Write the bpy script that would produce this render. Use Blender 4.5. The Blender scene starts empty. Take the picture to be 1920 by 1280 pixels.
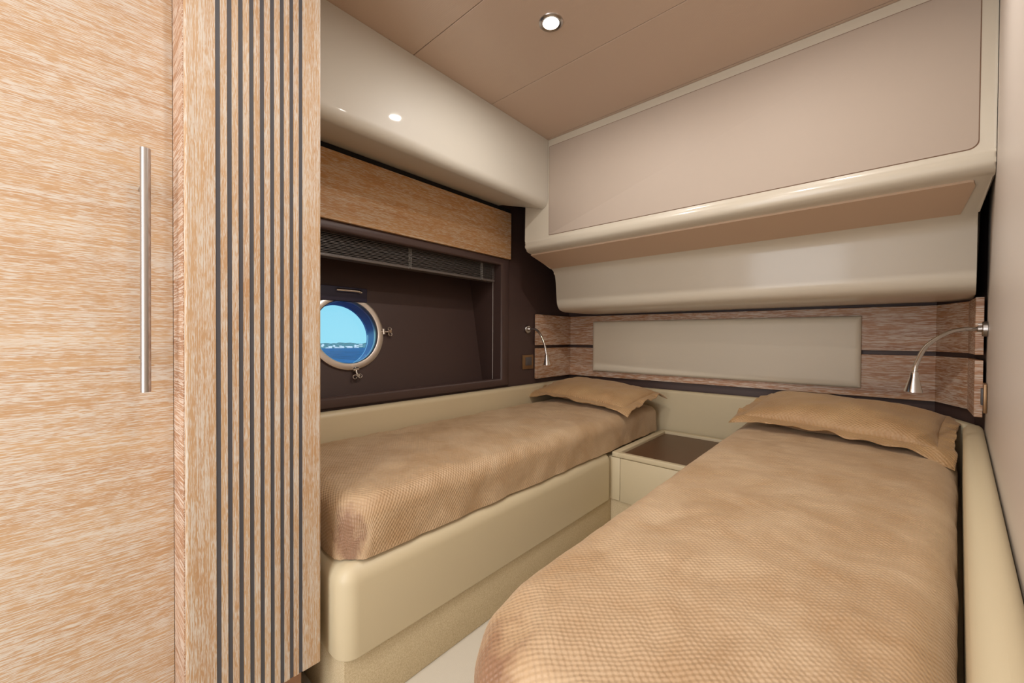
import bpy, bmesh, math, random
from mathutils import Vector, Matrix, noise
random.seed(7)
H = 0.95                                   # camera height; shapes below are written with z measured from eye level
S = bpy.context.scene
COL = S.collection

# ------------------------------------------------------------------ camera
cam = bpy.data.objects.new('camera', bpy.data.cameras.new('camera'))
COL.objects.link(cam)
cam.data.sensor_width = 36.0
cam.data.lens = 745.7 / 1920 * 36
cam.data.clip_start = 0.01
cam.data.clip_end = 6000
r_ = (0.75003, 0.66137, 0.00567); d_ = (0.01189, -0.00492, -0.99992); f_ = (-0.66129, 0.75004, -0.01155)
m = Matrix(((r_[0], -d_[0], -f_[0], 0), (r_[1], -d_[1], -f_[1], 0), (r_[2], -d_[2], -f_[2], H), (0, 0, 0, 1)))
cam.matrix_world = m
S.camera = cam

# ------------------------------------------------------------------ world, sun, lights, exposure
S.view_settings.view_transform = 'Standard'
S.view_settings.look = 'None'
S.view_settings.gamma = 1
S.view_settings.use_curve_mapping = False
S.view_settings.exposure = 0.0
w = bpy.data.worlds.new('sky'); S.world = w; w.use_nodes = True
nt = w.node_tree; nt.nodes.clear()
tc = nt.nodes.new('ShaderNodeTexCoord'); sx = nt.nodes.new('ShaderNodeSeparateXYZ')
rp = nt.nodes.new('ShaderNodeValToRGB'); bg = nt.nodes.new('ShaderNodeBackground'); wo = nt.nodes.new('ShaderNodeOutputWorld')
nt.links.new(tc.outputs['Generated'], sx.inputs[0]); nt.links.new(sx.outputs['Z'], rp.inputs[0])
rp.color_ramp.elements[0].position = 0.0; rp.color_ramp.elements[0].color = (0.38, 0.80, 0.95, 1)
rp.color_ramp.elements[1].position = 0.8; rp.color_ramp.elements[1].color = (0.04, 0.22, 0.80, 1)
e = rp.color_ramp.elements.new(0.22); e.color = (0.30, 0.72, 0.95, 1)
nt.links.new(rp.outputs[0], bg.inputs[0]); bg.inputs[1].default_value = 1.0
nt.links.new(bg.outputs[0], wo.inputs[0])

def light(name, kind, loc, energy, color, size=None, rot=(0, 0, 0), size_y=None, **kw):
    l = bpy.data.lights.new(name, kind); l.energy = energy; l.color = color
    if kind == 'AREA':
        l.shape = 'RECTANGLE' if size_y else 'DISK'; l.size = size
        if size_y: l.size_y = size_y
    elif size is not None and kind != 'SUN': l.shadow_soft_size = size
    for k, v in kw.items(): setattr(l, k, v)
    o = bpy.data.objects.new(name, l); COL.objects.link(o)
    o.location = (loc[0], loc[1], loc[2] + H); o.rotation_euler = rot
    return o
light('sun', 'SUN', (0, 0, 30), 3.0, (1, 0.95, 0.88), rot=(math.radians(25), math.radians(40), 0), angle=0.01)
WARM = (1.0, 0.955, 0.90)
DOWNLIGHTS = [(-0.793, 1.087), (-0.30, 0.25), (-0.14, 1.087), (-0.42, -0.55)]  # only the first is in view; the others are added unseen to light the cabin
for i, (x, y) in enumerate(DOWNLIGHTS):
    light('downlight_lamp', 'AREA', (x, y, 1.035), (5.2, 3.0, 4.8, 3.5)[i], WARM, size=0.05)
# unseen area lamp added behind the camera as soft fill
light('corridor_fill', 'AREA', (-0.52, -0.93, 0.1), 21, (0.90, 0.95, 1.0), size=0.8, size_y=1.7,
      rot=(math.radians(90), 0, 0))

# ------------------------------------------------------------------ mesh helpers
def tag(o, label=None, cat=None, group=None, kind=None):
    if label: o['label'] = label
    if cat: o['category'] = cat
    if group: o['group'] = group
    if kind: o['kind'] = kind
    return o

def wloc(o):
    v = Vector((0, 0, 0))
    while o is not None:
        v += o.location; o = o.parent
    return v

def thing(name, loc, label, cat, group=None):
    o = bpy.data.objects.new(name, None); COL.objects.link(o)
    o.location = (loc[0], loc[1], loc[2] + H); o.empty_display_size = 0.05
    return tag(o, label, cat, group)

def put(name, bm, mat, parent=None, origin=None, smooth=None):
    """link a bmesh written in eye-level world coordinates as one object"""
    me = bpy.data.meshes.new(name)
    bmesh.ops.recalc_face_normals(bm, faces=bm.faces)
    o = bpy.data.objects.new(name, me)
    if parent is not None:
        o.parent = parent; off = wloc(parent)
        if origin is not None:
            o.location = Vector((origin[0], origin[1], origin[2] + H)) - off
            off = Vector((origin[0], origin[1], origin[2] + H))
    else:
        if origin is None:
            xs = [v.co for v in bm.verts]
            origin = ((min(v.x for v in xs) + max(v.x for v in xs)) / 2, (min(v.y for v in xs) + max(v.y for v in xs)) / 2, min(v.z for v in xs))
        o.location = (origin[0], origin[1], origin[2] + H); off = Vector(o.location)
    for v in bm.verts: v.co = v.co + Vector((0, 0, H)) - off
    bm.normal_update()
    if smooth is not None:
        for f in bm.faces: f.smooth = True
        for ed in bm.edges:
            if len(ed.link_faces) == 2 and ed.calc_face_angle(0) > math.radians(smooth): ed.smooth = False
    bm.to_mesh(me); bm.free()
    for mm in (mat if isinstance(mat, (list, tuple)) else [mat]): me.materials.append(mm)
    COL.objects.link(o)
    return o

def bevel(bm, w, seg=3, angle=30):
    bmesh.ops.recalc_face_normals(bm, faces=bm.faces); bm.normal_update()
    es = [e for e in bm.edges if len(e.link_faces) == 2 and e.calc_face_angle(0) > math.radians(angle)]
    if es: bmesh.ops.bevel(bm, geom=es, offset=w, segments=seg, profile=0.5, affect='EDGES', clamp_overlap=True)
    return bm

def box(x0, x1, y0, y1, z0, z1, bv=0, seg=3, bm=None):
    b = bmesh.new()
    vs = [b.verts.new(p) for p in ((x0, y0, z0), (x1, y0, z0), (x1, y1, z0), (x0, y1, z0), (x0, y0, z1), (x1, y0, z1), (x1, y1, z1), (x0, y1, z1))]
    for q in ((0, 3, 2, 1), (4, 5, 6, 7), (0, 1, 5, 4), (1, 2, 6, 5), (2, 3, 7, 6), (3, 0, 4, 7)): b.faces.new([vs[i] for i in q])
    if bv: bevel(b, bv, seg)
    if bm is None: return b
    join(bm, b); return bm

def join(a, b):
    me = bpy.data.meshes.new('t'); b.to_mesh(me); b.free(); a.from_mesh(me); bpy.data.meshes.remove(me); return a

def prism(poly, z0, z1, bv=0, seg=3):
    """polygon in XY extruded in Z"""
    b = bmesh.new(); n = len(poly)
    lo = [b.verts.new((p[0], p[1], z0)) for p in poly]; hi = [b.verts.new((p[0], p[1], z1)) for p in poly]
    b.faces.new(lo[::-1]); b.faces.new(hi)
    for i in range(n): b.faces.new((lo[i], lo[(i + 1) % n], hi[(i + 1) % n], hi[i]))
    if bv: bevel(b, bv, seg)
    return b

def offset_path(path, d):
    """offset a 2-D polyline to its left by d (mitred)"""
    out = []
    for i, p in enumerate(path):
        ns = []
        for a, b in ((i - 1, i), (i, i + 1)):
            if a >= 0 and b < len(path):
                t = Vector((path[b][0] - path[a][0], path[b][1] - path[a][1])).normalized(); ns.append(Vector((-t.y, t.x)))
        if len(ns) == 1: nn = ns[0]; k = 1
        else:
            nn = (ns[0] + ns[1]).normalized(); k = 1 / max(0.3, nn.dot(ns[0]))
        out.append((p[0] + nn.x * d * k, p[1] + nn.y * d * k))
    return out

def strip(path, d, z0, z1, bv=0, seg=3):
    return prism(list(path) + offset_path(path, d)[::-1], z0, z1, bv, seg)

def sweep_profile(profile, ends, closed_caps=True):
    """profile: list of (y,z); ends: (x0fn, x1fn) giving x for each (y,z)"""
    b = bmesh.new(); n = len(profile)
    A = [b.verts.new((ends[0](y, z), y, z)) for y, z in profile]; B = [b.verts.new((ends[1](y, z), y, z)) for y, z in profile]
    for i in range(n): b.faces.new((A[i], A[(i + 1) % n], B[(i + 1) % n], B[i]))
    b.faces.new(A[::-1]); b.faces.new(B)
    return b

def arc(cx, cy, r, a0, a1, n=8):
    return [(cx + r * math.cos(math.radians(a0 + (a1 - a0) * i / n)), cy + r * math.sin(math.radians(a0 + (a1 - a0) * i / n))) for i in range(n + 1)]

def spline(pts, n=12):
    pts = [Vector(p) for p in pts]; P = [pts[0] * 2 - pts[1]] + pts + [pts[-1] * 2 - pts[-2]]; out = []
    for i in range(1, len(P) - 2):
        for k in range(n):
            t = k / n; a, b_, c, d = P[i - 1], P[i], P[i + 1], P[i + 2]
            out.append(0.5 * ((2 * b_) + (c - a) * t + (2 * a - 5 * b_ + 4 * c - d) * t * t + (3 * b_ - a - 3 * c + d) * t ** 3))
    out.append(pts[-1]); return out

def tube(pts, rad, seg=14, cap=True):
    b = bmesh.new(); pts = [Vector(p) for p in pts]; n = len(pts); rings = []
    R = rad if callable(rad) else (lambda i: rad)
    t0 = (pts[1] - pts[0]).normalized(); u = t0.orthogonal().normalized()
    for i, p in enumerate(pts):
        t = (pts[min(i + 1, n - 1)] - pts[max(i - 1, 0)]).normalized()
        u = (u - t * u.dot(t)).normalized(); v = t.cross(u); r = R(i)
        rings.append([b.verts.new(p + (u * math.cos(2 * math.pi * k / seg) + v * math.sin(2 * math.pi * k / seg)) * r) for k in range(seg)])
    for i in range(n - 1):
        for k in range(seg): b.faces.new((rings[i][k], rings[i][(k + 1) % seg], rings[i + 1][(k + 1) % seg], rings[i + 1][k]))
    if cap: b.faces.new(rings[0][::-1]); b.faces.new(rings[-1])
    return b

def lathe(prof, origin, axis=(0, 0, 1), seg=40, close=False):
    """prof: list of (radius, height along axis)"""
    b = bmesh.new(); ax = Vector(axis).normalized(); u = ax.orthogonal().normalized(); v = ax.cross(u); o = Vector(origin); rings = []
    for r, h in prof:
        if r < 1e-6: rings.append([b.verts.new(o + ax * h)])
        else: rings.append([b.verts.new(o + ax * h + (u * math.cos(2 * math.pi * k / seg) + v * math.sin(2 * math.pi * k / seg)) * r) for k in range(seg)])
    pairs = list(zip(rings, rings[1:])) + ([(rings[-1], rings[0])] if close else [])
    for A, B in pairs:
        for k in range(seg):
            q = [A[k % len(A)], A[(k + 1) % len(A)], B[(k + 1) % len(B)], B[k % len(B)]]; qq = []
            for x in q:
                if x not in qq: qq.append(x)
            if len(qq) > 2: b.faces.new(qq)
    return b

# ------------------------------------------------------------------ materials
def mat(name, color, rough=0.5, metal=0.0, coat=0.0, spec=0.5, **kw):
    m = bpy.data.materials.new(name); m.use_nodes = True; p = m.node_tree.nodes['Principled BSDF']
    p.inputs['Base Color'].default_value = (*color, 1); p.inputs['Roughness'].default_value = rough
    p.inputs['Metallic'].default_value = metal; p.inputs['Coat Weight'].default_value = coat
    p.inputs['Coat Roughness'].default_value = 0.04
    p.inputs['Specular IOR Level'].default_value = spec
    for k, v in kw.items(): p.inputs[k].default_value = v
    return m
def srgb(r, g, b): return tuple(((c / 255 + 0.055) / 1.055) ** 2.4 if c > 10 else c / 255 / 12.92 for c in (r, g, b))
def N(m, t, **kw):
    n = m.node_tree.nodes.new(t)
    for k, v in kw.items(): setattr(n, k, v)
    return n
def L(m, a, b): m.node_tree.links.new(a, b)
def bump(m, h, strength, dist):
    p = m.node_tree.nodes['Principled BSDF']; b = N(m, 'ShaderNodeBump'); b.inputs['Strength'].default_value = strength; b.inputs['Distance'].default_value = dist
    L(m, h, b.inputs['Height']); L(m, b.outputs[0], p.inputs['Normal']); return b
def coords(m, scale=(1, 1, 1), kind='Object', rot=(0, 0, 0)):
    t = N(m, 'ShaderNodeTexCoord'); mp = N(m, 'ShaderNodeMapping'); mp.inputs['Scale'].default_value = scale; mp.inputs['Rotation'].default_value = rot
    L(m, t.outputs[kind], mp.inputs[0]); return mp.outputs[0]
def noise_(m, vec, scale, detail=3, rough=0.5, dist=0.0):
    n = N(m, 'ShaderNodeTexNoise'); n.inputs['Scale'].default_value = scale; n.inputs['Detail'].default_value = detail
    n.inputs['Roughness'].default_value = rough; n.inputs['Distortion'].default_value = dist; L(m, vec, n.inputs['Vector']); return n.outputs[0]
def ramp(m, fac, stops):
    r = N(m, 'ShaderNodeValToRGB'); els = r.color_ramp.elements
    els[0].position, els[0].color = stops[0][0], (*stops[0][1], 1); els[1].position, els[1].color = stops[-1][0], (*stops[-1][1], 1)
    for p, c in stops[1:-1]: els.new(p).color = (*c, 1)
    L(m, fac, r.inputs[0]); return r.outputs[0]
def mix(m, fac, a, b):
    x = N(m, 'ShaderNodeMix', data_type='RGBA')
    for s, v in ((0, fac), (6, a), (7, b)):
        if isinstance(v, (int, float)): x.inputs[s].default_value = v
        elif isinstance(v, tuple): x.inputs[s].default_value = (*v, 1)
        else: L(m, v, x.inputs[s])
    return x.outputs[2]

def limed_oak(name, axis, dark, light_, lime, fine=760, along=48, amount=0.5, rough=0.45):
    m = mat(name, dark, rough); p = m.node_tree.nodes['Principled BSDF']
    def sc(across, al):
        if axis == 'xy': return (al, al, across)
        s = [across] * 3; s['xyz'.index(axis)] = al; return tuple(s)
    base = ramp(m, noise_(m, coords(m, sc(30, 1.8)), 1.0, 4, 0.6, 0.15), [(0.32, dark), (0.68, light_)])
    pores = noise_(m, coords(m, sc(fine, along)), 1.0, 2, 0.6, 0.1)
    lines = noise_(m, coords(m, sc(fine * 1.3, 6)), 1.0, 1, 0.5, 0.0)
    dens = noise_(m, coords(m, sc(45, 9)), 1.0, 3, 0.6, 0.3)
    add = N(m, 'ShaderNodeMath', operation='MULTIPLY_ADD'); L(m, lines, add.inputs[0]); add.inputs[1].default_value = 0.6
    mu = N(m, 'ShaderNodeMath', operation='MULTIPLY_ADD'); L(m, dens, mu.inputs[0]); mu.inputs[1].default_value = 0.4; mu.inputs[2].default_value = -0.5 + (amount - 0.5)
    a2 = N(m, 'ShaderNodeMath', operation='ADD'); L(m, pores, a2.inputs[0]); L(m, mu.outputs[0], a2.inputs[1]); L(m, a2.outputs[0], add.inputs[2])
    k = ramp(m, add.outputs[0], [(0.47, (0, 0, 0)), (0.58, (0.85, 0.85, 0.85))])
    col = mix(m, k, base, lime); L(m, col, p.inputs['Base Color'])
    bump(m, add.outputs[0], 0.25, 0.0006)
    return m

O_D, O_L, O_W = srgb(180, 141, 102), srgb(194, 161, 124), srgb(208, 200, 188)
oak_y = limed_oak('limed_oak_level_grain', 'y', O_D, O_L, O_W)
oak_z = limed_oak('limed_oak_upright_grain', 'z', O_D, O_L, O_W)
oak_x = limed_oak('limed_oak_headboard', 'x', srgb(158, 114, 84), srgb(184, 142, 108), srgb(214, 198, 182), amount=0.5, fine=400, along=22)
oak_wing = limed_oak('limed_oak_headboard_wing', 'xy', srgb(160, 112, 80), srgb(186, 140, 102), srgb(214, 198, 182), amount=0.5, fine=400, along=22)
oak_edge = limed_oak('limed_oak_end_grain', 'z', srgb(180, 130, 90), srgb(205, 160, 120), srgb(225, 205, 185))
oak_pelmet = limed_oak('limed_oak_pelmet', 'y', srgb(190, 138, 88), srgb(208, 162, 112), srgb(218, 202, 178), amount=0.47, fine=480, along=34)

def leather(name, c, rough, sc=900, st=0.06):
    m = mat(name, c, rough); v = N(m, 'ShaderNodeTexVoronoi'); v.inputs['Scale'].default_value = sc
    L(m, coords(m), v.inputs['Vector']); bump(m, v.outputs[0], st, 0.0004); return m
cream = leather('cream_leather', srgb(208, 193, 160), 0.42)
cream_pad = leather('cream_pad_leather', srgb(222, 211, 190), 0.45)
dark = leather('dark_brown_leather', srgb(76, 58, 54), 0.5, 700, 0.25)
gloss = mat('cream_gloss_lacquer', srgb(200, 190, 172), 0.4, coat=0.5)
gloss_box = mat('cream_satin_moulding', srgb(198, 192, 180), 0.5, coat=0.3)
gloss.node_tree.nodes['Principled BSDF'].inputs['Coat Roughness'].default_value = 0.12
panel_fab = leather('beige_panel_fabric', srgb(182, 166, 151), 0.6, 1200, 0.05)
wall_pale = mat('pale_wall_laminate', srgb(214, 204, 194), 0.4)
ceil_m = mat('ribbed_ceiling_fabric', srgb(190, 166, 146), 0.34)
wv = N(ceil_m, 'ShaderNodeTexWave', wave_type='BANDS', bands_direction='Y'); wv.inputs['Scale'].default_value = 55; L(ceil_m, coords(ceil_m), wv.inputs['Vector'])
bump(ceil_m, wv.outputs[0], 0.2, 0.0006)
groove_m = mat('seam_shadow_gap', srgb(120, 92, 72), 0.8)
black_gap = mat('black_felt', (0.01, 0.009, 0.009), 0.9)
carpet = mat('beige_carpet', srgb(206, 188, 152), 0.95)
cn = noise_(carpet, coords(carpet), 420, 3, 0.7)
L(carpet, ramp(carpet, cn, [(0.3, srgb(182, 160, 122)), (0.7, srgb(222, 206, 172))]), carpet.node_tree.nodes['Principled BSDF'].inputs['Base Color'])
bump(carpet, cn, 0.5, 0.003)
floor_m = mat('pale_floor_carpet', srgb(214, 206, 190), 0.95)
fn = noise_(floor_m, coords(floor_m), 500, 3, 0.7); bump(floor_m, fn, 0.4, 0.002)
steel = mat('brushed_steel', (0.46, 0.43, 0.41), 0.25, 1.0)
chrome = mat('chrome', (0.80, 0.78, 0.76), 0.10, 1.0)
steel_ring = mat('porthole_steel', (0.72, 0.66, 0.60), 0.3, 1.0)
inlay_m = mat('grey_rubber_inlay', srgb(74, 74, 80), 0.5)
brown_top = mat('dark_brown_tray', srgb(96, 66, 44), 0.35)
bronze = mat('bronze_plate', srgb(150, 118, 84), 0.35, 0.6)
switch_m = mat('grey_switch', srgb(88, 84, 84), 0.4)
slat_m = mat('black_blind_slat', srgb(104, 96, 92), 0.4, 0.1)
string_m = mat('grey_ladder_string', srgb(150, 146, 142), 0.7)
lens_m = mat('lamp_lens', (1, 1, 1), 0.3); p = lens_m.node_tree.nodes['Principled BSDF']
p.inputs['Emission Color'].default_value = (1, 0.97, 0.88, 1); p.inputs['Emission Strength'].default_value = 18
led_m = mat('unlit_lamp_lens', (0.7, 0.7, 0.68), 0.2)
black_plastic = mat('dark_plastic_sky_tint', srgb(44, 40, 62), 0.55)  # blue cast of sky light put into the dark plastic colour

def spread(name, c1, c2, patches=()):
    m = mat(name, c1, 0.48); p = m.node_tree.nodes['Principled BSDF']
    p.inputs['Sheen Weight'].default_value = 0.35; p.inputs['Sheen Roughness'].default_value = 0.35
    p.inputs['Sheen Tint'].default_value = (*srgb(255, 232, 205), 1)
    tone = noise_(m, coords(m, (1, 1, 1), 'UV'), 5.5, 4, 0.6, 0.6)
    L(m, ramp(m, tone, [(0.32, c1), (0.68, c2)]), p.inputs['Base Color'])
    uv = coords(m, (1, 1, 1), 'UV')
    wob = N(m, 'ShaderNodeTexNoise'); wob.inputs['Scale'].default_value = 40; L(m, uv, wob.inputs['Vector'])
    va = N(m, 'ShaderNodeVectorMath', operation='MULTIPLY_ADD'); L(m, wob.outputs['Color'], va.inputs[0]); va.inputs[1].default_value = (0.004, 0.004, 0.004); L(m, uv, va.inputs[2])
    sp = N(m, 'ShaderNodeSeparateXYZ'); L(m, va.outputs[0], sp.inputs[0])
    def sn(sock, k, off=None):
        a = N(m, 'ShaderNodeMath', operation='MULTIPLY'); L(m, sock, a.inputs[0]); a.inputs[1].default_value = k
        last = a.outputs[0]
        s = N(m, 'ShaderNodeMath', operation='SINE'); L(m, last, s.inputs[0]); return s.outputs[0]
    pr = N(m, 'ShaderNodeMath', operation='MULTIPLY'); L(m, sn(sp.outputs[0], 2 * math.pi / 0.0140), pr.inputs[0]); L(m, sn(sp.outputs[1], 2 * math.pi / 0.0100), pr.inputs[1])
    hsum = N(m, 'ShaderNodeMath', operation='MULTIPLY_ADD'); L(m, pr.outputs[0], hsum.inputs[0]); L(m, noise_(m, coords(m, (90, 45, 1), 'UV'), 1.0, 3, 0.6), hsum.inputs[1])
    L(m, noise_(m, coords(m, (14, 30, 1), 'UV'), 1.0, 4, 0.6, 0.8), hsum.inputs[2])
    bump(m, hsum.outputs[0], 0.6, 0.0026)
    # brown patches painted in for the shade of sagging folds at the corners
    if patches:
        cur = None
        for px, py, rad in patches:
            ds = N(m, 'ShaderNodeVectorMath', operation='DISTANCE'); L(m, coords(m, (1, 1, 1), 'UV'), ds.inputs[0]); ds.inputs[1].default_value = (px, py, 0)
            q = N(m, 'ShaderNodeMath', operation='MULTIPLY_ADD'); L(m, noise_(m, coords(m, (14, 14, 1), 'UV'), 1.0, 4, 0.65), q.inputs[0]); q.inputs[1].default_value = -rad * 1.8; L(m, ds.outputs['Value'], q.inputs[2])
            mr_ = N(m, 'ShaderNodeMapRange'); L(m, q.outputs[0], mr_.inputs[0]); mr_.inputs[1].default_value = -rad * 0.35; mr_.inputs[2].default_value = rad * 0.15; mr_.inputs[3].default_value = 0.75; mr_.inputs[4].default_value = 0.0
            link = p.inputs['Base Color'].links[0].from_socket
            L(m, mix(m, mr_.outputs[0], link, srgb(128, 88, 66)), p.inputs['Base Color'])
    return m
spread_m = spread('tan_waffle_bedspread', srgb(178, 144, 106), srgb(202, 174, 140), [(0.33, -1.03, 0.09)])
spread_m2 = spread('tan_waffle_bedspread_fold_shade', srgb(178, 144, 106), srgb(202, 174, 140), [(-0.24, -1.10, 0.13)])
pillow_m = spread('tan_waffle_pillowcase', srgb(176, 138, 96), srgb(194, 158, 114))

# glass that lets daylight straight through
glass = bpy.data.materials.new('porthole_glass'); glass.use_nodes = True; g = glass.node_tree; g.nodes.clear()
tr = g.nodes.new('ShaderNodeBsdfTransparent'); gl = g.nodes.new('ShaderNodeBsdfGlossy'); gl.inputs['Roughness'].default_value = 0.02
fr = g.nodes.new('ShaderNodeFresnel'); fr.inputs[0].default_value = 1.3; mx = g.nodes.new('ShaderNodeMixShader'); oo = g.nodes.new('ShaderNodeOutputMaterial')
tr.inputs[0].default_value = (0.92, 0.98, 1, 1)
g.links.new(fr.outputs[0], mx.inputs[0]); g.links.new(tr.outputs[0], mx.inputs[1]); g.links.new(gl.outputs[0], mx.inputs[2]); g.links.new(mx.outputs[0], oo.inputs[0])

# ------------------------------------------------------------------ the cabin shell
HULL = -1.64
def rw(y): return 0.057 + 0.126 * y                       # face of the pale wall on the right
HEAD = [(-1.645, 2.50), (0.245, 2.575), (0.335, 2.385)]   # face of the dark wall behind the beds
CEIL = 1.05; FLOOR = -0.95

put('floor', box(-1.9, 0.7, -1.2, 2.8, FLOOR - 0.05, FLOOR), floor_m)['kind'] = 'structure'
cb = bmesh.new()
ys = [-1.1, -0.79, -0.375, 0.04, 0.458, 0.877, 1.294, 1.712]
for a, b in zip(ys, ys[1:]): box(-1.275, 0.4, a + 0.0012, b - 0.0012, CEIL, CEIL + 0.02, 0.002, 2, cb)
box(-1.275, 0.4, 1.7132, 2.2, CEIL, CEIL + 0.02, 0, 2, cb)
put('ceiling', cb, ceil_m)['kind'] = 'structure'
put('trim_1', box(-1.9, 0.7, -1.2, 2.8, CEIL + 0.02, CEIL + 0.06), groove_m)['kind'] = 'structure'
# aft corridor walls, out of frame
put('wall_front', box(-1.3, 0.2, -1.12, -1.08, FLOOR, CEIL), wall_pale)['kind'] = 'structure'

# right wall: pale face from the corridor up to y = 2.25, dark face beyond it
pale = prism([(rw(-1.1), -1.1), (rw(2.25), 2.25), (rw(2.25) + 0.05, 2.25), (rw(-1.1) + 0.05, -1.1)], FLOOR, CEIL, 0.002, 2)
put('wall_right', pale, wall_pale)['kind'] = 'structure'
# dark head wall: follows the chamfered corner
back = strip([(-1.9, 2.49)] + HEAD + [(0.349, 2.2515)], 0.05, FLOOR, CEIL)
put('wall_back', back, dark)['kind'] = 'structure'

# hull wall with the window opening
WY0, WY1, WZ0, WZ1 = 0.46, 1.755, -0.253, 0.432
hb = bmesh.new()
box(HULL - 0.03, HULL, -1.1, WY0, FLOOR, CEIL, 0, 2, hb); box(HULL - 0.03, HULL, WY1, 2.499, FLOOR, CEIL, 0, 2, hb)
box(HULL - 0.03, HULL, WY0, WY1, FLOOR, WZ0, 0, 2, hb); box(HULL - 0.03, HULL, WY0, WY1, WZ1, CEIL, 0, 2, hb)
put('wall_left', hb, dark)['kind'] = 'structure'

# boxed duct under the ceiling, rounded lower edge
pts = [(-1.275, CEIL - 0.001), (-1.27, CEIL - 0.001)]
for a, b in arc(-1.315, 0.735, 0.045, 0, -78, 8): pts.append((a, b))
pts += [(-1.60, 0.775), (-1.638, 0.78), (-1.638, CEIL - 0.001)]
b = bmesh.new()
A = [b.verts.new((x, -1.05, z)) for x, z in pts]; B = [b.verts.new((x, 1.724, z)) for x, z in pts]
for i in range(len(pts)): b.faces.new((A[i], A[(i + 1) % len(pts)], B[(i + 1) % len(pts)], B[i]))
b.faces.new(A); b.faces.new(B[::-1])
put('trim_2', b, gloss_box, smooth=40)['kind'] = 'structure'
put('trim_3', box(HULL + 0.001, HULL + 0.012, -1.0, 1.822, 0.756, 0.776), black_gap)['kind'] = 'structure'

# ------------------------------------------------------------------ window: padded frame, slanting recess, porthole
win = thing('window_1', (HULL, 1.1, WZ0), None, None); win['kind'] = 'structure'
def plane_x(z): return -1.797 - (z + 0.276) * 0.189      # the recess back leans outboard towards the top
PC = Vector((0, 0.905, 0.02)); PC.x = plane_x(PC.z)
PN = Vector((1, 0, 0.189)).normalized()                  # porthole axis, into the cabin
PU = Vector((0, 1, 0)); PV = PN.cross(PU)
def pp(u, v, h=0): return PC + PU * u + PV * v + PN * h
# recess back with a round hole
b = bmesh.new(); n = 96; Rh = 0.163
Zb, Zt = -0.36, 0.50
inner = []; outer = []
for k in range(n):
    a = 2 * math.pi * k / n; inner.append(b.verts.new(pp(Rh * math.cos(a), Rh * math.sin(a))))
    dy, dz = math.cos(a), math.sin(a) * PV.z
    # meet the rectangle
    tmax = 1e9
    if dy > 1e-6: tmax = min(tmax, (1.80 - PC.y) / dy)
    if dy < -1e-6: tmax = min(tmax, (0.40 - PC.y) / dy)
    if dz > 1e-6: tmax = min(tmax, (Zt - PC.z) / dz)
    if dz < -1e-6: tmax = min(tmax, (Zb - PC.z) / dz)
    z = PC.z + dz * tmax
    outer.append(b.verts.new((plane_x(z), PC.y + dy * tmax, z)))
for k in range(n): b.faces.new((inner[k], inner[(k + 1) % n], outer[(k + 1) % n], outer[k]))
put('recess_panel', b, dark, win)
# four reveals
b = bmesh.new()
def quad(*ps): b.faces.new([b.verts.new(p) for p in ps])
e0, e1 = HULL - 0.002, lambda z: plane_x(z) - 0.003
quad((e0, WY1, WZ0), (e1(Zb), WY1 + 0.002, Zb), (e1(Zt), WY1 + 0.002, Zt), (e0, WY1, WZ1))
quad((e0, WY0, WZ0), (e1(Zb), WY0, Zb), (e1(Zt), WY0, Zt), (e0, WY0, WZ1))
quad((e0, WY0, WZ0), (e0, WY1, WZ0), (e1(Zb), WY1, Zb), (e1(Zb), WY0, Zb))
quad((e0, WY0, WZ1), (e0, WY1, WZ1), (e1(Zt), WY1, Zt), (e1(Zt), WY0, Zt))
rv = put('reveal', b, dark, win)
# padded surround, four mitred strips in one cushion ring
b = bmesh.new(); fw = 0.05
o_ = [(WY0 - 0.1, WZ0 - 0.048), (1.822, WZ0 - 0.048), (1.822, 0.472), (WY0 - 0.1, 0.472)]
i_ = [(WY0, WZ0), (WY1, WZ0), (WY1, WZ1), (WY0, WZ1)]
def ringx(lst, x, k=0.0):
    cy = sum(p[0] for p in lst) / 4; cz = sum(p[1] for p in lst) / 4
    return [b.verts.new((x, p[0] + (k if p[0] < cy else -k), p[1] + (k if p[1] < cz else -k))) for p in lst]
R0 = ringx(o_, HULL + 0.001); R1 = ringx(o_, HULL + 0.008, 0.002); R2 = ringx(o_, HULL + 0.013, 0.010)
R3 = ringx(i_, HULL + 0.013, -0.010); R4 = ringx(i_, HULL + 0.008, -0.003); R5 = ringx(i_, HULL - 0.02, 0.0)
for A, B in ((R0, R1), (R1, R2), (R2, R3), (R3, R4), (R4, R5)):
    for k in range(4): b.faces.new((A[k], A[(k + 1) % 4], B[(k + 1) % 4], B[k]))
put('padded_frame', b, dark, win, smooth=50)
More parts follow.
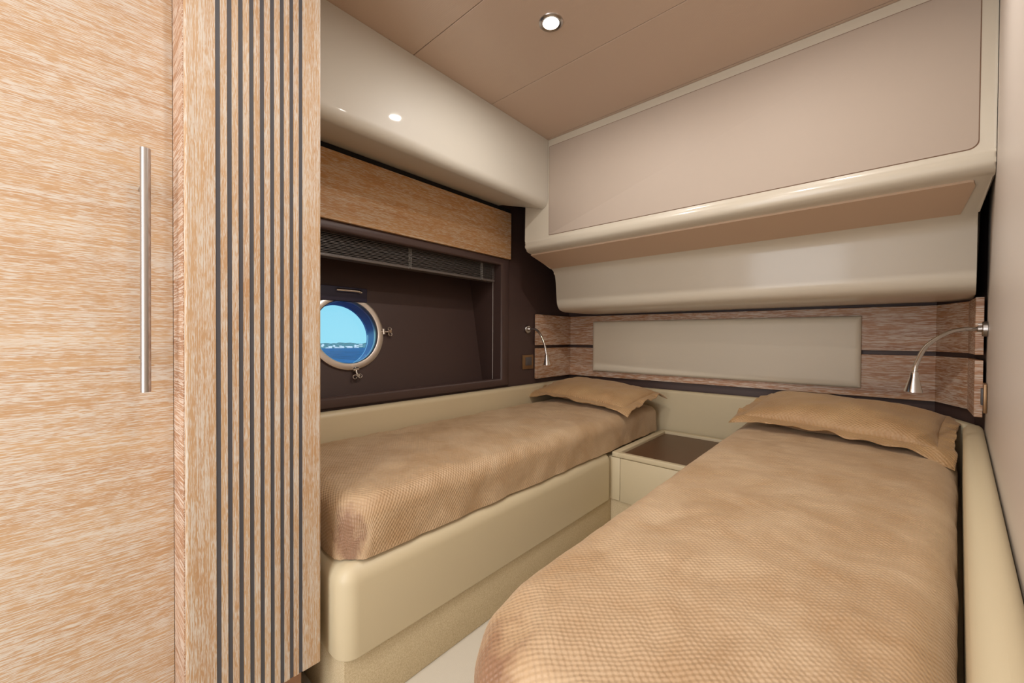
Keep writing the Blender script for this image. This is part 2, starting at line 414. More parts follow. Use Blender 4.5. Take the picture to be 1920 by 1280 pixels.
# porthole: ring, tube, pane, dogs, hinge cover
ring = lathe([(0.152, -0.02), (0.152, 0.006), (0.156, 0.012), (0.172, 0.016), (0.185, 0.012), (0.190, 0.0), (0.190, -0.002)], PC, PN, 96)
port = put('porthole_ring', ring, steel_ring, win, smooth=40)
tb = lathe([(0.1615, 0.001), (0.158, -0.02), (0.153, -0.098), (0.172, -0.10), (0.172, 0.001)], PC, PN, 96)
put('porthole_tube', tb, mat('porthole_tube_sky_tint', srgb(120, 150, 200), 0.25, 0.5), win, smooth=40)  # blue in the colour stands in for sky and sea reflected in steel
pane = lathe([(0.0, -0.084), (0.1535, -0.084), (0.1535, -0.090), (0.0, -0.090)], PC, PN, 96)
put('window_pane', pane, glass, win)
def dog(a):
    c, s = math.cos(a), math.sin(a)
    er = PU * c + PV * s; et = PU * -s + PV * c
    base = PC + er * 0.186 + PN * 0.012
    b = tube([base - et * 0.014, base + et * 0.014], 0.011, 12)
    join(b, tube([base - er * 0.012, base + er * 0.028 + PN * 0.008], 0.006, 10))
    kn = put('porthole_dog', b, chrome, win, smooth=40)
    w_ = base + er * 0.030 + PN * 0.008
    q = bmesh.new()
    for sgn in (-1, 1):
        cc = w_ + et * 0.013 * sgn + er * 0.004
        pts = [cc + (er * math.cos(t) + et * math.sin(t)) * 0.0095 for t in [2 * math.pi * k / 16 for k in range(17)]]
        join(q, tube(pts, 0.0028, 8, cap=False))
    join(q, lathe([(0, -0.012), (0.008, -0.012), (0.008, 0.012), (0, 0.012)], w_, PN, 14))
    put('wing_nut', q, chrome, kn, smooth=40)
dog(math.radians(0)); dog(math.radians(-84))
b = box(-0.010, 0.019, -0.16, 0.11, 0.0, 0.07, 0.004)
bmesh.ops.transform(b, matrix=Matrix.Translation(pp(0.0, 0.148, 0.0)), verts=b.verts)
hc = put('hinge_cover', b, black_plastic, win, smooth=40)
b = tube([pp(-0.05, 0.195, 0.035), pp(0.065, 0.195, 0.035)], 0.008, 14)
join(b, tube([pp(0.062, 0.195, 0.035), pp(0.074, 0.192, 0.030)], 0.010, 14))
put('hinge_pin', b, chrome, hc, smooth=40)

# venetian blind, drawn up
bl = thing('venetian_blind', (-1.70, 1.1, 0.33), 'black venetian blind drawn up into a stack at the top of the porthole recess', 'blind')
put('headrail', box(-1.728, -1.672, 0.47, 1.742, 0.443, 0.470, 0.003), slat_m, bl)
def slat(z, dx=0.0):
    b = bmesh.new(); rows = []
    for i in range(7):
        t = i / 6 * 2 - 1; x = -1.70 + dx + 0.0245 * t; zz = z + 0.0028 * (1 - t * t)
        rows.append([b.verts.new((x, y, zz)) for y in (0.475, 1.1, 1.738)] + [b.verts.new((x, y, zz - 0.0022)) for y in (0.475, 1.1, 1.738)])
    for A, B in zip(rows, rows[1:]):
        for k in (0, 1): b.faces.new((A[k], A[k + 1], B[k + 1], B[k])); b.faces.new((A[k + 3], B[k + 3], B[k + 4], A[k + 4]))
    for k in (0, 1): b.faces.new((rows[0][k], rows[0][k + 3], rows[0][k + 4], rows[0][k + 1])); b.faces.new((rows[-1][k], rows[-1][k + 1], rows[-1][k + 4], rows[-1][k + 3]))
    return b
for k in range(15):
    put('slat', slat(0.346 + k * 0.0065, random.uniform(-0.003, 0.003)), slat_m, bl, smooth=60)
put('bottom_rail', box(-1.725, -1.675, 0.475, 1.738, 0.331, 0.343, 0.003), slat_m, bl)
for y in (0.62, 1.136, 1.625):
    q = bmesh.new()
    for s in (-1, 1):
        pts = [(-1.673 + 0.0015 * math.sin(k * 1.9 + s), y + 0.006 * s + 0.0045 * math.sin(k * 2.3 + s), 0.333 + k * 0.0031) for k in range(34)]
        join(q, tube(pts, 0.0011, 6))
    for k in range(12): join(q, tube([(-1.6715, y - 0.008, 0.336 + k * 0.008), (-1.6705, y + 0.008, 0.340 + k * 0.008)], 0.0009, 6))
    put('ladder_string', q, string_m, bl)
put('pull_cord', tube([(-1.703, 1.757 - 0.006, 0.42), (-1.700, 1.749, 0.1), (-1.700, 1.749, -0.262)], 0.0014, 8), mat('white_cord', srgb(210, 205, 200), 0.7), bl)

# wooden pelmet board above the window
pb = box(HULL + 0.002, HULL + 0.022, -1.0, 1.823, 0.473, 0.752, 0.0015, 2)
tag(put('window_pelmet', pb, oak_pelmet), 'wide limed oak board fixed to the dark wall above the porthole window', 'wall panel')

# ------------------------------------------------------------------ overhead locker across the bed heads
FY = 1.726
prof = [(FY, CEIL - 0.001), (FY, 0.535)]
prof += spline([(FY, 0.535, 0), (FY - 0.006, 0.513, 0), (FY + 0.001, 0.490, 0), (FY + 0.02, 0.477, 0), (FY + 0.046, 0.472, 0)], 4)[1:] and [(p.x, p.y) for p in spline([(FY, 0.535, 0), (FY - 0.006, 0.513, 0), (FY + 0.001, 0.490, 0), (FY + 0.02, 0.477, 0), (FY + 0.046, 0.472, 0)], 4)[1:]]
prof += [(p.x, p.y) for p in spline([(1.965, 0.418, 0), (1.995, 0.402, 0), (2.012, 0.380, 0), (2.022, 0.33, 0), (2.030, 0.25, 0), (2.038, 0.205, 0), (2.055, 0.178, 0), (2.085, 0.164, 0), (2.13, 0.158, 0)], 4)]
prof += [(2.49, 0.16), (2.49, CEIL - 0.001)]
def lx0(y, z): return -1.425
def lx1(y, z): return rw(y) - 0.0012 - (0.028 if z < 0.455 else 0.0)
lk = thing('overhead_locker', (-0.55, 2.1, 0.158), 'cream lacquered overhead locker spanning the wall above both bed heads', 'cabinet')
b = sweep_profile(prof, (lx0, lx1))
ends = [e for e in b.edges if len(e.link_faces) == 2 and any(len(f.verts) > 4 for f in e.link_faces)]
bmesh.ops.bevel(b, geom=ends, offset=0.006, segments=3, profile=0.5, affect='EDGES', clamp_overlap=True)
put('body', b, gloss, lk, smooth=40)
# front panel set in the face
def round_rect(x0, x1, z0, z1, rr, n=6):
    out = []
    for cx, cz, a0, r in ((x1 - rr[0], z0 + rr[0], -90, rr[0]), (x1 - rr[1], z1 - rr[1], 0, rr[1]), (x0 + rr[2], z1 - rr[2], 90, rr[2]), (x0 + rr[3], z0 + rr[3], 180, rr[3])):
        out += arc(cx, cz, r, a0, a0 + 90, n)
    return out
def yplate(poly, y0, y1, bv=0):
    b = bmesh.new(); A = [b.verts.new((x, y0, z)) for x, z in poly]; B = [b.verts.new((x, y1, z)) for x, z in poly]; n = len(poly)
    b.faces.new(A); b.faces.new(B[::-1])
    for i in range(n): b.faces.new((A[i], B[i], B[(i + 1) % n], A[(i + 1) % n]))
    if bv: bevel(b, bv, 2, 50)
    return b
fp = round_rect(-1.262, 0.240, 0.545, 1.012, (0.022, 0.01, 0.004, 0.004))
put('panel_gap', yplate([(x + (0.0022 if x > -0.5 else -0.0022), z + (0.0022 if z > 0.8 else -0.0022)) for x, z in fp], FY - 0.0006, FY + 0.01), groove_m, lk)
put('front_panel', yplate(fp, FY - 0.0025, FY + 0.01, 0.0012), panel_fab, lk, smooth=40)
# underside panel, from the nose back down to the fascia
def upt(t, off): # t 0..1 along slope
    y = FY + 0.05 + t * 0.222; z = 0.471 - t * 0.055; nrm = Vector((-0.055, -0.222)).normalized(); nn = Vector((-0.24, -0.97))
    return y + nn.x * off, z + nn.y * off
b = bmesh.new(); path = []
for x0, x1, t in ((-1.424, 0.232, 0.0), (-1.424, 0.240, 0.02), (-1.424, 0.246, 0.12), (-1.424, 0.238, 0.9), (-1.424, 0.232, 0.97), (-1.424, 0.215, 1.0)): path.append((x0, x1, t))
lo = [[b.verts.new((x, *upt(t, 0.008))) for x in (x0, x1)] for x0, x1, t in path]; hi = [[b.verts.new((x, *upt(t, -0.02))) for x in (x0, x1)] for x0, x1, t in path]
for A, B in zip(lo, lo[1:]): b.faces.new((A[0], A[1], B[1], B[0]))
for A, B in zip(hi, hi[1:]): b.faces.new((A[0], B[0], B[1], A[1]))
for s in (0, 1):
    for i in range(len(path) - 1): b.faces.new((lo[i][s], lo[i + 1][s], hi[i + 1][s], hi[i][s]))
b.faces.new((lo[0][0], lo[0][1], hi[0][1], hi[0][0])); b.faces.new((lo[-1][0], lo[-1][1], hi[-1][1], hi[-1][0]))
put('underside_panel', b, mat('tan_underside_fabric', srgb(196, 168, 142), 0.6), lk, smooth=30)

# ------------------------------------------------------------------ ceiling downlights
for i, (x, y) in enumerate(DOWNLIGHTS):
    if i == 3: continue
    lab = ['round recessed downlight with a steel ring, lit, in the tan ceiling', 'added lit downlight, out of view, in the ceiling beside the wardrobe', 'added lit downlight, out of view, in the ceiling above the right bed'][i]
    t = thing('downlight', (x, y, CEIL - 0.006), lab, 'ceiling light', 'recessed ceiling downlights')
    put('trim_ring', lathe([(0.026, 0.0), (0.027, -0.004), (0.034, -0.006), (0.040, -0.003), (0.041, -0.0005)], (x, y, CEIL), (0, 0, 1), 48), steel, t, smooth=40)
    put('lens', lathe([(0.0, -0.002), (0.0265, -0.002), (0.0265, -0.0005)], (x, y, CEIL), (0, 0, 1), 48), lens_m, t)

# ------------------------------------------------------------------ wardrobe with fluted pillar
WX, PX = -1.075, -0.975
wd = thing('wardrobe', (-1.2, 0.0, FLOOR), 'limed oak wardrobe with a long steel handle and a dark striped corner pillar', 'wardrobe')
b = bmesh.new()
box(HULL + 0.045, WX - 0.022, -1.05, 0.408, -0.88, CEIL - 0.002, 0.001, 1, b)
put('carcass', b, oak_z, wd)
put('plinth', box(HULL + 0.06, -1.02, -1.05, 0.385, FLOOR + 0.001, -0.795, 0.001, 1), mat('dark_red_plinth', srgb(150, 110, 80), 0.5), wd)
dr = put('door', box(WX - 0.02, WX, -0.62, 0.1549, -0.86, CEIL - 0.01, 0.001, 2), oak_y, wd)
hb_ = tube([(-1.015, 0.1065, 0.350), (-1.015, 0.1055, -0.108)], 0.0078, 24)
hd = put('door_handle', hb_, steel, dr, smooth=50)
for z in (0.285, -0.045): put('handle_post', tube([(-1.018, 0.1055, z), (WX + 0.0005, 0.1055, z)], 0.004, 14), steel, hd, smooth=50)
# pillar profile with nine grooves
y0, y1 = 0.157, 0.4128; st = [0.206 + 0.0196 * k for k in range(9)]; sw = 0.0082
poly = [(PX - 0.10, y0), (PX - 0.004, y0), (PX - 0.0012, y0 + 0.0012), (PX, y0 + 0.004)]
for s in st: poly += [(PX, s), (PX - 0.004, s), (PX - 0.004, s + sw), (PX, s + sw)]
poly += [(PX, y1 - 0.004), (PX - 0.0012, y1 - 0.0012), (PX - 0.004, y1), (PX - 0.12, y1), (PX - 0.12, 0.30), (PX - 0.1, 0.30)]
put('side_panel', box(PX - 0.099, PX - 0.004, y0 - 0.002, y0 - 0.0002, -0.786, CEIL - 0.003), oak_x, wd)
pl = put('pillar', prism(poly, -0.787, CEIL - 0.002), oak_z, wd)
for s in st: put('inlay_strip', box(PX - 0.0038, PX - 0.0012, s + 0.0002, s + sw - 0.0002, -0.7865, CEIL - 0.003), inlay_m, pl)

# ------------------------------------------------------------------ padded cushions along the walls
bo = strip([(-1.577, 0.30), (-1.577, 2.43)], 0.058, -0.60, -0.304, 0.022, 5)
tag(put('wall_bolster', bo, cream, smooth=40), 'long cream leather bolster along the dark wall below the porthole', 'bolster', 'cream wall bolsters')
hp = [(-1.575, 2.445), (0.13, 2.50), (0.232, 2.455), (0.292, 2.27)]
bo = strip(hp, 0.05, -0.62, -0.322, 0.018, 5)
tag(put('wall_bolster', bo, cream, smooth=40), 'cream leather bolster along the head wall behind both pillows', 'bolster', 'cream wall bolsters')
def mr(y): return 0.026 + 0.1194 * y        # mattress edge beside the right bolster
bo = prism([(mr(0.10) - 0.014, 0.10), (mr(2.18) - 0.008, 2.18), (rw(2.22) - 0.003, 2.22), (rw(0.10) - 0.002, 0.10)], -0.66, -0.308, 0.024, 6)
tag(put('wall_bolster', bo, cream, smooth=40), 'cream leather bolster between the right bed and the pale wall', 'bolster', 'cream wall bolsters')

# ------------------------------------------------------------------ bed bases
bd = thing('bed_base', (-1.25, 1.2, FLOOR), 'cream leather bed base with carpeted plinth under the bed by the porthole', 'bed base', 'cream leather bed bases')
b = box(-1.572, -0.915, 0.436, 1.792, -0.79, -0.562)
b.normal_update()
bmesh.ops.bevel(b, geom=[e for e in b.edges if any(v.co.z > -0.6 for v in e.verts)], offset=0.045, segments=9, profile=0.5, affect='EDGES')
bmesh.ops.bevel(b, geom=[e for e in b.edges if all(v.co.z < -0.785 for v in e.verts)], offset=0.006, segments=3, profile=0.5, affect='EDGES')
put('padded_rail', b, cream, bd, smooth=40)
put('deck', box(-1.572, -0.98, 1.79, 2.435, -0.79, -0.566, 0.004, 2), cream, bd, smooth=40)
put('plinth', box(-1.572, -0.930, 0.448, 1.812, FLOOR, -0.788, 0.003, 2), carpet, bd, smooth=40)
bd2 = thing('bed_base', (-0.15, 1.2, FLOOR), 'cream leather bed base mostly hidden beneath the bed by the pale wall', 'bed base', 'cream leather bed bases')
put('padded_rail', prism([(-0.415, 0.42), (mr(0.42) - 0.004, 0.42), (mr(2.30), 2.30), (-0.415, 2.43)], -0.79, -0.566, 0.020, 5), cream, bd2, smooth=40)
put('plinth', prism([(-0.395, 0.46), (mr(0.46), 0.46), (mr(2.25), 2.25), (-0.395, 2.40)], FLOOR, -0.788, 0.003, 2), carpet, bd2, smooth=40)

# ------------------------------------------------------------------ nightstand between the bed heads
ns = thing('nightstand', (-0.68, 2.1, FLOOR), 'built-in cream nightstand with a sunken dark brown tray top between the beds', 'nightstand')
nx0, nx1, ny0, ny1 = -0.922, -0.418, 1.795, 2.444
put('cabinet', box(-0.974, nx1, ny0 + 0.012, ny1, -0.80, -0.585, 0.002, 2), cream, ns)
b = bmesh.new()
box(nx0, nx0 + 0.034, ny0, ny1, -0.586, -0.562, 0.004, 3, b); box(nx1 - 0.03, nx1, ny0, ny1, -0.586, -0.562, 0.004, 3, b)
box(nx0 + 0.030, nx1 - 0.026, ny0, ny0 + 0.028, -0.586, -0.5625, 0.004, 3, b); box(nx0 + 0.030, nx1 - 0.026, ny1 - 0.034, ny1, -0.586, -0.5625, 0.004, 3, b)
put('top_frame', b, cream, ns, smooth=40)
put('tray', box(nx0 + 0.03, nx1 - 0.026, ny0 + 0.024, ny1 - 0.03, -0.586, -0.578), brown_top, ns)
put('door', box(nx0 + 0.045, nx1 - 0.006, ny0 - 0.001, ny0 + 0.014, -0.797, -0.588, 0.002, 2), cream, ns, smooth=40)
put('corner_post', box(-0.974, nx0 + 0.042, ny0 + 0.002, ny0 + 0.02, -0.797, -0.588, 0.002, 2), cream, ns, smooth=40)
put('plinth', box(-0.929, nx1, 1.802, 1.84, FLOOR, -0.80), carpet, ns)

# ------------------------------------------------------------------ covered mattresses
def drape(name, xl, xr, ya, yb, ztop, zbot, r, rc, crown, label, cat, seed, mt, fold=0.006, res=0.011, sag=()):
    """a bedspread pulled over a mattress: xl, xr are functions of y; flat top, rounded shoulders, hanging sides"""
    drop = (ztop - zbot); ext = r * math.pi / 2 + (drop - r)
    b = bmesh.new(); uvl = b.loops.layers.uv.new('UVMap')
    W = 1.0; Lh = yb - ya
    w0 = (xr((ya + yb) / 2) - xl((ya + yb) / 2))
    hx, hy = w0 / 2 - r, Lh / 2 - r                      # half size of the flat zone
    nx = int((2 * (hx + ext)) / res); ny = int((2 * (hy + ext)) / res); grid = []; uv = {}
    off = Vector((seed * 3.1, seed * 1.7, 0))
    for j in range(ny + 1):
        row = []
        for i in range(nx + 1):
            s = -(hx + ext) + 2 * (hx + ext) * i / nx; t = -(hy + ext) + 2 * (hy + ext) * j / ny
            ix, iy = hx - rc, hy - rc
            qx = max(-ix, min(ix, s)); qy = max(-iy, min(iy, t)); ex, ey = s - qx, t - qy; d = math.hypot(ex, ey)
            if d > 1e-9: nxv, nyv = ex / d, ey / d
            else: nxv = nyv = 0
            over = max(0.0, d - rc)
            th = min(over / r, math.pi / 2); hor = min(d, rc) + r * math.sin(th); dz = r * (1 - math.cos(th)) + max(0.0, over - r * math.pi / 2)
            x = qx + nxv * hor; y = qy + nyv * hor
            side = min(1, over / (r * 1.3)); topk = 1 - side
            u_, v_ = x / (hx + r), y / (hy + r)
            z = -dz + crown * (1 - abs(u_) ** 2.6) * (1 - abs(v_) ** 6) * topk
            P = Vector((s, t, 0)) + off
            wr = noise.fractal(P * 5.0, 0.6, 2.0, 4) * 0.006 + noise.noise(Vector((P.x * 14 + P.y * 3, P.y * 30 - P.x * 10, 2.2))) * 0.0014
            st_ = noise.noise(Vector((P.x * 2.2 + P.y * 1.0, P.y * 9, 5.1))) * 0.0028
            z += (wr + st_) * topk
            fo = noise.noise(Vector((s * 9 + t * 7, s * -2 + t * 5, seed))) * fold + noise.noise(Vector((s * 24, t * 24, seed + 4))) * fold * 0.35
            hang = side * (0.4 + 0.9 * min(1, dz / drop))
            x += nxv * fo * hang; y += nyv * fo * hang
            for (sx_, sy_, rad, dep) in sag:
                dd = math.hypot(s - sx_ * (hx + ext * 0.35), t - sy_ * (hy + ext * 0.35)) / rad
                if dd < 1:
                    k = (1 - dd * dd) ** 2; z -= dep * k; x -= sx_ * dep * 0.5 * k; y -= sy_ * dep * 0.5 * k
                    z += 0.004 * math.sin(dd * 16 + math.atan2(t, s) * 3) * k
            zb = -drop + 0.004 * noise.noise(Vector((s * 8, t * 8, 9)))
            cl = z <= zb
            if cl: z = zb
            yw = (ya + yb) / 2 + y; fx = (x / (hx + r) + 1) / 2
            xw = xl(yw) + fx * (xr(yw) - xl(yw))
            v = b.verts.new((xw, yw, ztop + z)); uv[v] = (s, t); row.append((v, cl))
        grid.append(row)
    for j in range(ny):
        for i in range(nx):
            q = (grid[j][i], grid[j][i + 1], grid[j + 1][i + 1], grid[j + 1][i])
            if all(c for _, c in q): continue
            f = b.faces.new([v for v, _ in q])
            for lp in f.loops: lp[uvl].uv = uv[lp.vert]
    bmesh.ops.delete(b, geom=[v for v in b.verts if not v.link_faces], context='VERTS')
    be = [e for e in b.edges if len(e.link_faces) == 1]
    if be:
        try: bmesh.ops.holes_fill(b, edges=be, sides=0)
        except Exception: pass
    o = put(name, b, mt, smooth=60)
    return tag(o, label, cat, 'mattresses under tan bedspreads')
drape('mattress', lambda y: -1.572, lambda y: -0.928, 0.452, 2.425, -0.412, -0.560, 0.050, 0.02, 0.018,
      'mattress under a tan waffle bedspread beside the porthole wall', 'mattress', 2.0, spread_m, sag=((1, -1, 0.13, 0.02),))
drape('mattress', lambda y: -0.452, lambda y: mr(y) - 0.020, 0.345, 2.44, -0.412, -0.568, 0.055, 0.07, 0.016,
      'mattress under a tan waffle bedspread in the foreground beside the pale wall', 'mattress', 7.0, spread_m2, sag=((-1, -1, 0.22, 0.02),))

# ------------------------------------------------------------------ pillows
def pillow(loc, a, bb, h, rz, rx, ry, label, seed, droop):
    M = Matrix.Translation(Vector(loc)) @ Matrix.Rotation(rz, 4, 'Z') @ Matrix.Rotation(rx, 4, 'X') @ Matrix.Rotation(ry, 4, 'Y')
    b = bmesh.new(); uvl = b.loops.layers.uv.new('UVMap'); n = 56; uv = {}
    def pos(u, v):
        k = 1 - 0.045 * (abs(v) ** 2) * (1 - abs(u)) ; kk = 1 - 0.05 * (1 - abs(v)) * 0
        return u * a * (1 - 0.05 * (1 - v * v) * 0.6 * abs(u) ** 2), v * bb * (1 - 0.07 * (1 - u * u) * abs(v) ** 2)
    T = []
    for sgn in (1, -1):
        g_ = []
        for j in range(n + 1):
            row = []
            for i in range(n + 1):
                u = math.sin((i / n - 0.5) * math.pi); v = math.sin((j / n - 0.5) * math.pi); x, y = pos(u, v)
                hh = ((1 - abs(u) ** 3.2) * (1 - abs(v) ** 2.8)); hh = max(0, hh) ** 0.55
                nz = noise.noise(Vector((x * 7 + seed, y * 7, sgn))) * 0.012 + noise.noise(Vector((x * 20 + seed, y * 20, sgn))) * 0.004
                z = sgn * h * hh * (1 if sgn > 0 else 0.85) + nz * min(1, hh * 1.5)
                if (i in (0, n) or j in (0, n)) and sgn < 0: row.append(T[0][j][i]); continue
                vt = b.verts.new((x, y, z)); uv[vt] = (x, y); row.append(vt)
            g_.append(row)
        T.append(g_)
        for j in range(n):
            for i in range(n):
                q = [g_[j][i], g_[j][i + 1], g_[j + 1][i + 1], g_[j + 1][i]]
                f = b.faces.new(q if sgn > 0 else q[::-1])
                for lp in f.loops: lp[uvl].uv = uv[lp.vert]
    bmesh.ops.transform(b, matrix=M, verts=b.verts)
    root = put('pillow', b, pillow_m, smooth=80, origin=tuple(Vector(loc) - Vector((0, 0, h * 0.55))))
    tag(root, label, 'pillow', 'tan bed pillows')
    # ruffled flange
    f_ = bmesh.new(); uvl = f_.loops.layers.uv.new('UVMap'); K = 360; Rn = 7; rings = []; uv = {}; wdt = 0.042
    for k in range(K):
        a_ = 2 * math.pi * k / K; c, s = math.cos(a_), math.sin(a_); mm_ = max(abs(c), abs(s)); u, v = c / mm_, s / mm_
        x, y = pos(u, v); row = []
        corner = (min(abs(u), abs(v))) ** 8
        dx, dy = (math.copysign(1, u) * (abs(u) ** 14), math.copysign(1, v) * (abs(v) ** 14))
        for i in range(Rn + 1):
            t = i / Rn; wv_ = 0.009 * noise.noise(Vector((u * 4.3 + seed, v * 4.3, 1))) * 2 * t + 0.002 * math.sin(k * 0.31 + seed + 3 * noise.noise(Vector((u * 3, v * 3, 2)))) * t * t
            w_ = wdt * (1 + 0.22 * noise.noise(Vector((u * 4, v * 4, seed))))
            z = wv_ - droop * (t ** 1.5) * (0.1 + 1.3 * corner)
            row.append((x + dx * w_ * t - (0.004 * (1 if u > 0 else -1) if i == 0 else 0), y + dy * w_ * t, z))
        rings.append(row)
    def vtx(row, i, dz):
        x, y, z = row[i]; v = f_.verts.new((x, y, z + dz)); uv[v] = (x, y); return v
    up = [[vtx(r, i, 0.002) for i in range(Rn + 1)] for r in rings]; dn = [[vtx(r, i, -0.002) for i in range(Rn + 1)] for r in rings]
    for k in range(K):
        A, B = up[k], up[(k + 1) % K]; C, D = dn[k], dn[(k + 1) % K]
        for i in range(Rn): f_.faces.new((A[i], A[i + 1], B[i + 1], B[i])); f_.faces.new((C[i], D[i], D[i + 1], C[i + 1]))
        f_.faces.new((A[Rn], C[Rn], D[Rn], B[Rn]))
    for f in f_.faces:
        for lp in f.loops: lp[uvl].uv = uv[lp.vert]
    bmesh.ops.transform(f_, matrix=M, verts=f_.verts)
    put('flange', f_, pillow_m, root, smooth=80)
    return root
pillow((-1.235, 2.175, -0.334), 0.305, 0.195, 0.060, math.radians(-3), math.radians(7), math.radians(3),
       'flat tan pillow with ruffled border on the bed by the porthole', 1.3, 0.022)
pillow((-0.075, 2.195, -0.328), 0.305, 0.20, 0.064, math.radians(-9), math.radians(9), math.radians(2),
       'plump tan pillow with ruffled border on the foreground bed', 5.1, 0.026)

# ------------------------------------------------------------------ headboard
hbd = thing('headboard', (-0.68, 2.5, -0.28), 'limed oak headboard of two long boards with a cream padded panel above both beds', 'headboard')
hpth = [(-1.612, 2.079), (-1.612, 2.478), (0.243, 2.552), (0.312, 2.368), (0.300, 2.150)]
for z0, z1, nm in ((-0.054, 0.150, 'upper_board'), (-0.275, -0.074, 'lower_board')):
    for seg_, (p0, p1) in enumerate(zip(hpth, hpth[1:])):
        # each straight run is mitred into the next
        full = offset_path(hpth, 0.020); poly = [hpth[seg_], hpth[seg_ + 1], full[seg_ + 1], full[seg_]]
        dz = 0.0 if seg_ < 2 else -0.008
        put(nm if seg_ == 1 else ('side_wing' if seg_ in (0, 3) else 'corner_board'), prism(poly, z0 + (0 if seg_ < 2 else 0), z1, 0.001, 1), oak_wing, hbd)
def padfn():
    n1, n2 = 48, 14; x0, x1, z0, z1 = -1.422, -0.004, -0.236, 0.110; T_ = 0.026
    b = bmesh.new(); F = []; Bk = []
    ln = lambda x: 2.478 + (x + 1.612) * 0.0399
    for j in range(n2 + 1):
        r1 = []
        for i in range(n1 + 1):
            u = math.sin((i / n1 - 0.5) * math.pi); v = math.sin((j / n2 - 0.5) * math.pi)
            x = (x0 + x1) / 2 + (x1 - x0) / 2 * u; z = (z0 + z1) / 2 + (z1 - z0) / 2 * v
            d = min((1 - abs(u)) * (x1 - x0) / 2, (1 - abs(v)) * (z1 - z0) / 2); k = min(1, d / 0.02); k = math.sqrt(1 - (1 - k) ** 2)
            r1.append(b.verts.new((x, ln(x) - 0.008 - (T_ - 0.008) * k, z)))
        F.append(r1)
    for j in range(n2):
        for i in range(n1): b.faces.new((F[j][i], F[j][i + 1], F[j + 1][i + 1], F[j + 1][i]))
    rim = [F[0][i] for i in range(n1)] + [F[j][n1] for j in range(n2)] + [F[n2][i] for i in range(n1, 0, -1)] + [F[j][0] for j in range(n2, 0, -1)]
    bk = [b.verts.new((v.co.x, ln(v.co.x) - 0.0005, v.co.z)) for v in rim]
    for i in range(len(rim)): b.faces.new((rim[i], bk[i], bk[(i + 1) % len(rim)], rim[(i + 1) % len(rim)]))
    b.faces.new(bk)
    return b
put('padded_panel', padfn(), cream_pad, hbd, smooth=50)

# ------------------------------------------------------------------ reading lamps
def lamp(mount, nrm, pts, head_dir, label):
    mount = Vector(mount); nrm = Vector(nrm).normalized()
    t = thing('reading_lamp', mount, label, 'reading lamp', 'chrome gooseneck reading lamps')
    put('wall_mount', lathe([(0, 0.0), (0.0265, 0.0), (0.0265, 0.010), (0.024, 0.013), (0.010, 0.014), (0.010, 0.022), (0.007, 0.026), (0, 0.026)], mount, nrm, 36), steel, t, smooth=35)
    put('switch_knob', tube([mount + nrm * 0.012 + Vector((0, 0, 0.016)), mount + nrm * 0.021 + Vector((0, 0, 0.016))], 0.004, 12), chrome, t, smooth=40)
    sp = spline([mount + nrm * 0.02] + [Vector(p) for p in pts], 40)
    put('gooseneck', tube(sp, lambda i: 0.0060 + (0.0009 if i % 2 else 0), 14), chrome, t, smooth=80)
    end = sp[-1]; hd_ = Vector(head_dir).normalized()
    hh = put('lamp_head', lathe([(0, -0.004), (0.009, -0.004), (0.0105, 0.0), (0.011, 0.012), (0.0225, 0.060), (0.0225, 0.062), (0.020, 0.062), (0.012, 0.030), (0, 0.028)], end, hd_, 40), chrome, t, smooth=35)
    put('lamp_lens', lathe([(0, 0.050), (0.0165, 0.050), (0.0165, 0.053), (0, 0.054)], end, hd_, 30), led_m, hh, smooth=35)
lamp((HULL + 0.001, 2.005, 0.05), (1, 0, 0), [(-1.565, 2.003, 0.048), (-1.522, 2.0, 0.012), (-1.492, 2.0, -0.05), (-1.476, 2.0, -0.112)], (0.05, 0, -1),
     'chrome gooseneck reading lamp on the dark wall above the pillow by the porthole')
lamp((rw(2.085) - 0.001, 2.085, 0.036), (-1, 0.126, 0), [(0.262, 2.06, 0.035), (0.218, 2.01, 0.022), (0.163, 1.935, -0.022), (0.136, 1.88, -0.078), (0.129, 1.86, -0.112)], (-0.03, 0, -1),
     'chrome gooseneck reading lamp curving out from the pale wall above the right pillow')

# ------------------------------------------------------------------ power switches
def socket(c, nrm, tang, hw, hh, label, grp='bedside wall switches'):
    c = Vector(c); n_ = Vector(nrm).normalized(); tg = Vector(tang).normalized(); up = Vector((0, 0, 1))
    t = thing('wall_switch', c, label, 'switch', grp)
    def slab(w_, h_, d0, d1, oz=0, ou=0, bv=0.0015):
        b = box(-w_, w_, -h_, h_, d0, d1, bv, 2)
        Mx = Matrix((tg, up, n_)).transposed().to_4x4(); Mx.translation = c + up * oz + tg * ou
        bmesh.ops.transform(b, matrix=Mx, verts=b.verts); return b
    put('cover_plate', slab(hw, hh, 0, 0.008), bronze, t, smooth=40)
    put('rocker', slab(hw * 0.55, hh * 0.58, 0.0075, 0.013, 0.004), switch_m, t, smooth=40)
socket((HULL + 0.001, 2.012, -0.162), (1, 0, 0), (0, 1, 0), 0.054, 0.046, 'square bronze-framed switch on the dark wall beside the oak headboard wing')
socket((rw(2.075) - 0.001, 2.075, -0.198), (-1, 0.126, 0), (0.126, 1, 0), 0.045, 0.048, 'bronze-framed switch on the right-hand wall beside the end of the headboard')

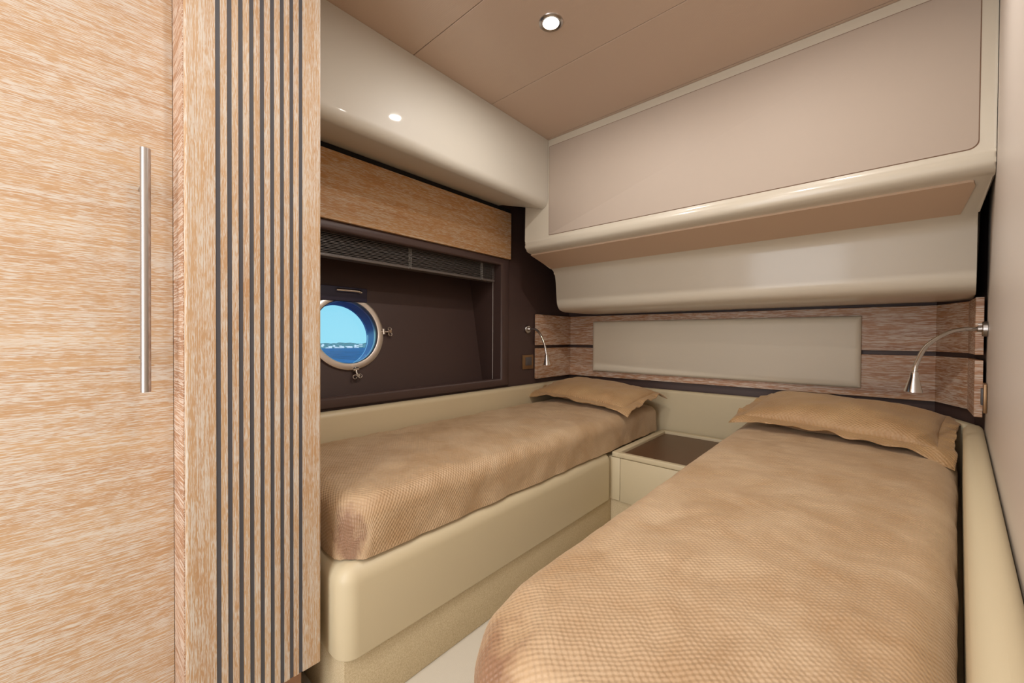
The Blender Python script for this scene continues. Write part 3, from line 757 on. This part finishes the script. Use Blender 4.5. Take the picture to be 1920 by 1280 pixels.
# ------------------------------------------------------------------ sea and coast outside the porthole (the boat heels a little)
def sea_z(x): return -1.0 + x * 0.0305
b = bmesh.new(); rows = []
for i in range(60):
    x = -2.6 - (i / 59) ** 2.2 * 2600
    rows.append([b.verts.new((x, y * (abs(x) * 0.9 + 20), sea_z(x))) for y in [k / 20 - 0.6 for k in range(49)]])
for A, B in zip(rows, rows[1:]):
    for k in range(48): b.faces.new((A[k], A[k + 1], B[k + 1], B[k]))
sea_m = mat('sea_water', srgb(16, 84, 150), 0.5, spec=0.12)
wn = noise_(sea_m, coords(sea_m, (0.01, 0.05, 0.05)), 1.0, 8, 0.8)
wn2 = noise_(sea_m, coords(sea_m, (0.25, 1.2, 1)), 1.0, 5, 0.7)
ad = N(sea_m, 'ShaderNodeMath', operation='MULTIPLY_ADD'); L(sea_m, wn2, ad.inputs[0]); ad.inputs[1].default_value = 0.5; hf = N(sea_m, 'ShaderNodeMath', operation='MULTIPLY'); L(sea_m, wn, hf.inputs[0]); hf.inputs[1].default_value = 0.5; L(sea_m, hf.outputs[0], ad.inputs[2])
L(sea_m, ramp(sea_m, ad.outputs[0], [(0.42, srgb(4, 40, 84)), (0.60, srgb(40, 110, 160))]), sea_m.node_tree.nodes['Principled BSDF'].inputs['Base Color'])
N_ = sea_m.node_tree.nodes
tag(put('sea', b, sea_m), 'choppy blue sea beyond the porthole', 'sea', kind='stuff')
# hill
b = bmesh.new(); rows = []
def hill_h(y): return 15 + 7 * noise.noise(Vector((y * 0.012, 3, 0))) + 4 * noise.noise(Vector((y * 0.05, 7, 0)))
for i in range(14):
    x = -1500 - i * 14; t = i / 13
    rows.append([b.verts.new((x, y, sea_z(-1500) + 0.3 + hill_h(y) * math.sin(t * math.pi / 2) + noise.noise(Vector((x * .1, y * .1, 0))) * 1.5 * t)) for y in range(100, 1500, 6)])
for A, B in zip(rows, rows[1:]):
    for k in range(len(A) - 1): b.faces.new((A[k], A[k + 1], B[k + 1], B[k]))
hill_m = mat('wooded_hillside', srgb(90, 130, 120), 0.9)
hn = noise_(hill_m, coords(hill_m, (0.12, 0.12, 0.2)), 1.0, 5, 0.7)
L(hill_m, ramp(hill_m, hn, [(0.35, srgb(62, 104, 100)), (0.62, srgb(120, 160, 150))]), hill_m.node_tree.nodes['Principled BSDF'].inputs['Base Color'])
tag(put('coast_hill', b, hill_m), 'low wooded hill on the far shore across the water', 'hill')
# white houses along the far shore
white = mat('white_render', srgb(240, 240, 236), 0.8); tile = mat('roof_tile', srgb(190, 170, 160), 0.8)
def house_mesh(w_, d, h):
    b = box(-d / 2, d / 2, -w_ / 2, w_ / 2, 0, h)
    q = bmesh.new(); vs = [q.verts.new(p) for p in ((-d / 2, -w_ / 2, h), (d / 2, -w_ / 2, h), (d / 2, w_ / 2, h), (-d / 2, w_ / 2, h), (0, -w_ / 2, h * 1.35), (0, w_ / 2, h * 1.35))]
    for f in ((0, 1, 4), (1, 2, 5, 4), (2, 3, 5), (3, 0, 4, 5)): q.faces.new([vs[i] for i in f])
    join(b, q); return b
protos = []
for k, (w_, h) in enumerate(((9, 3.6), (13, 2.8), (6, 5.2))):
    me = bpy.data.meshes.new('house'); bm_ = house_mesh(w_, 9, h); bmesh.ops.recalc_face_normals(bm_, faces=bm_.faces); bm_.to_mesh(me); bm_.free(); me.materials.append(white); protos.append(me)
for k in range(40):
    y = 585 + k * 7.3 + random.uniform(-5, 5); row_ = random.choice((0, 0, 0, 1, 2)); pi_ = random.choice((0, 1, 1, 2)); me = protos[pi_]
    x = -1494 - row_ * 40
    o = bpy.data.objects.new('house', me); COL.objects.link(o)
    t = min(1, max(0, (-1500 - x) / 182)); o.location = (x, y, sea_z(-1500) + H + hill_h(y) * math.sin(t * math.pi / 2) + (0.2 if row_ == 0 else -0.8))
    tag(o, ('boxy', 'long low', 'narrow tall')[pi_] + ' white house on the far shore, ' + ('at the waterline', 'halfway up the hill', 'high on the hill')[row_], 'house', 'white houses on the far shore')
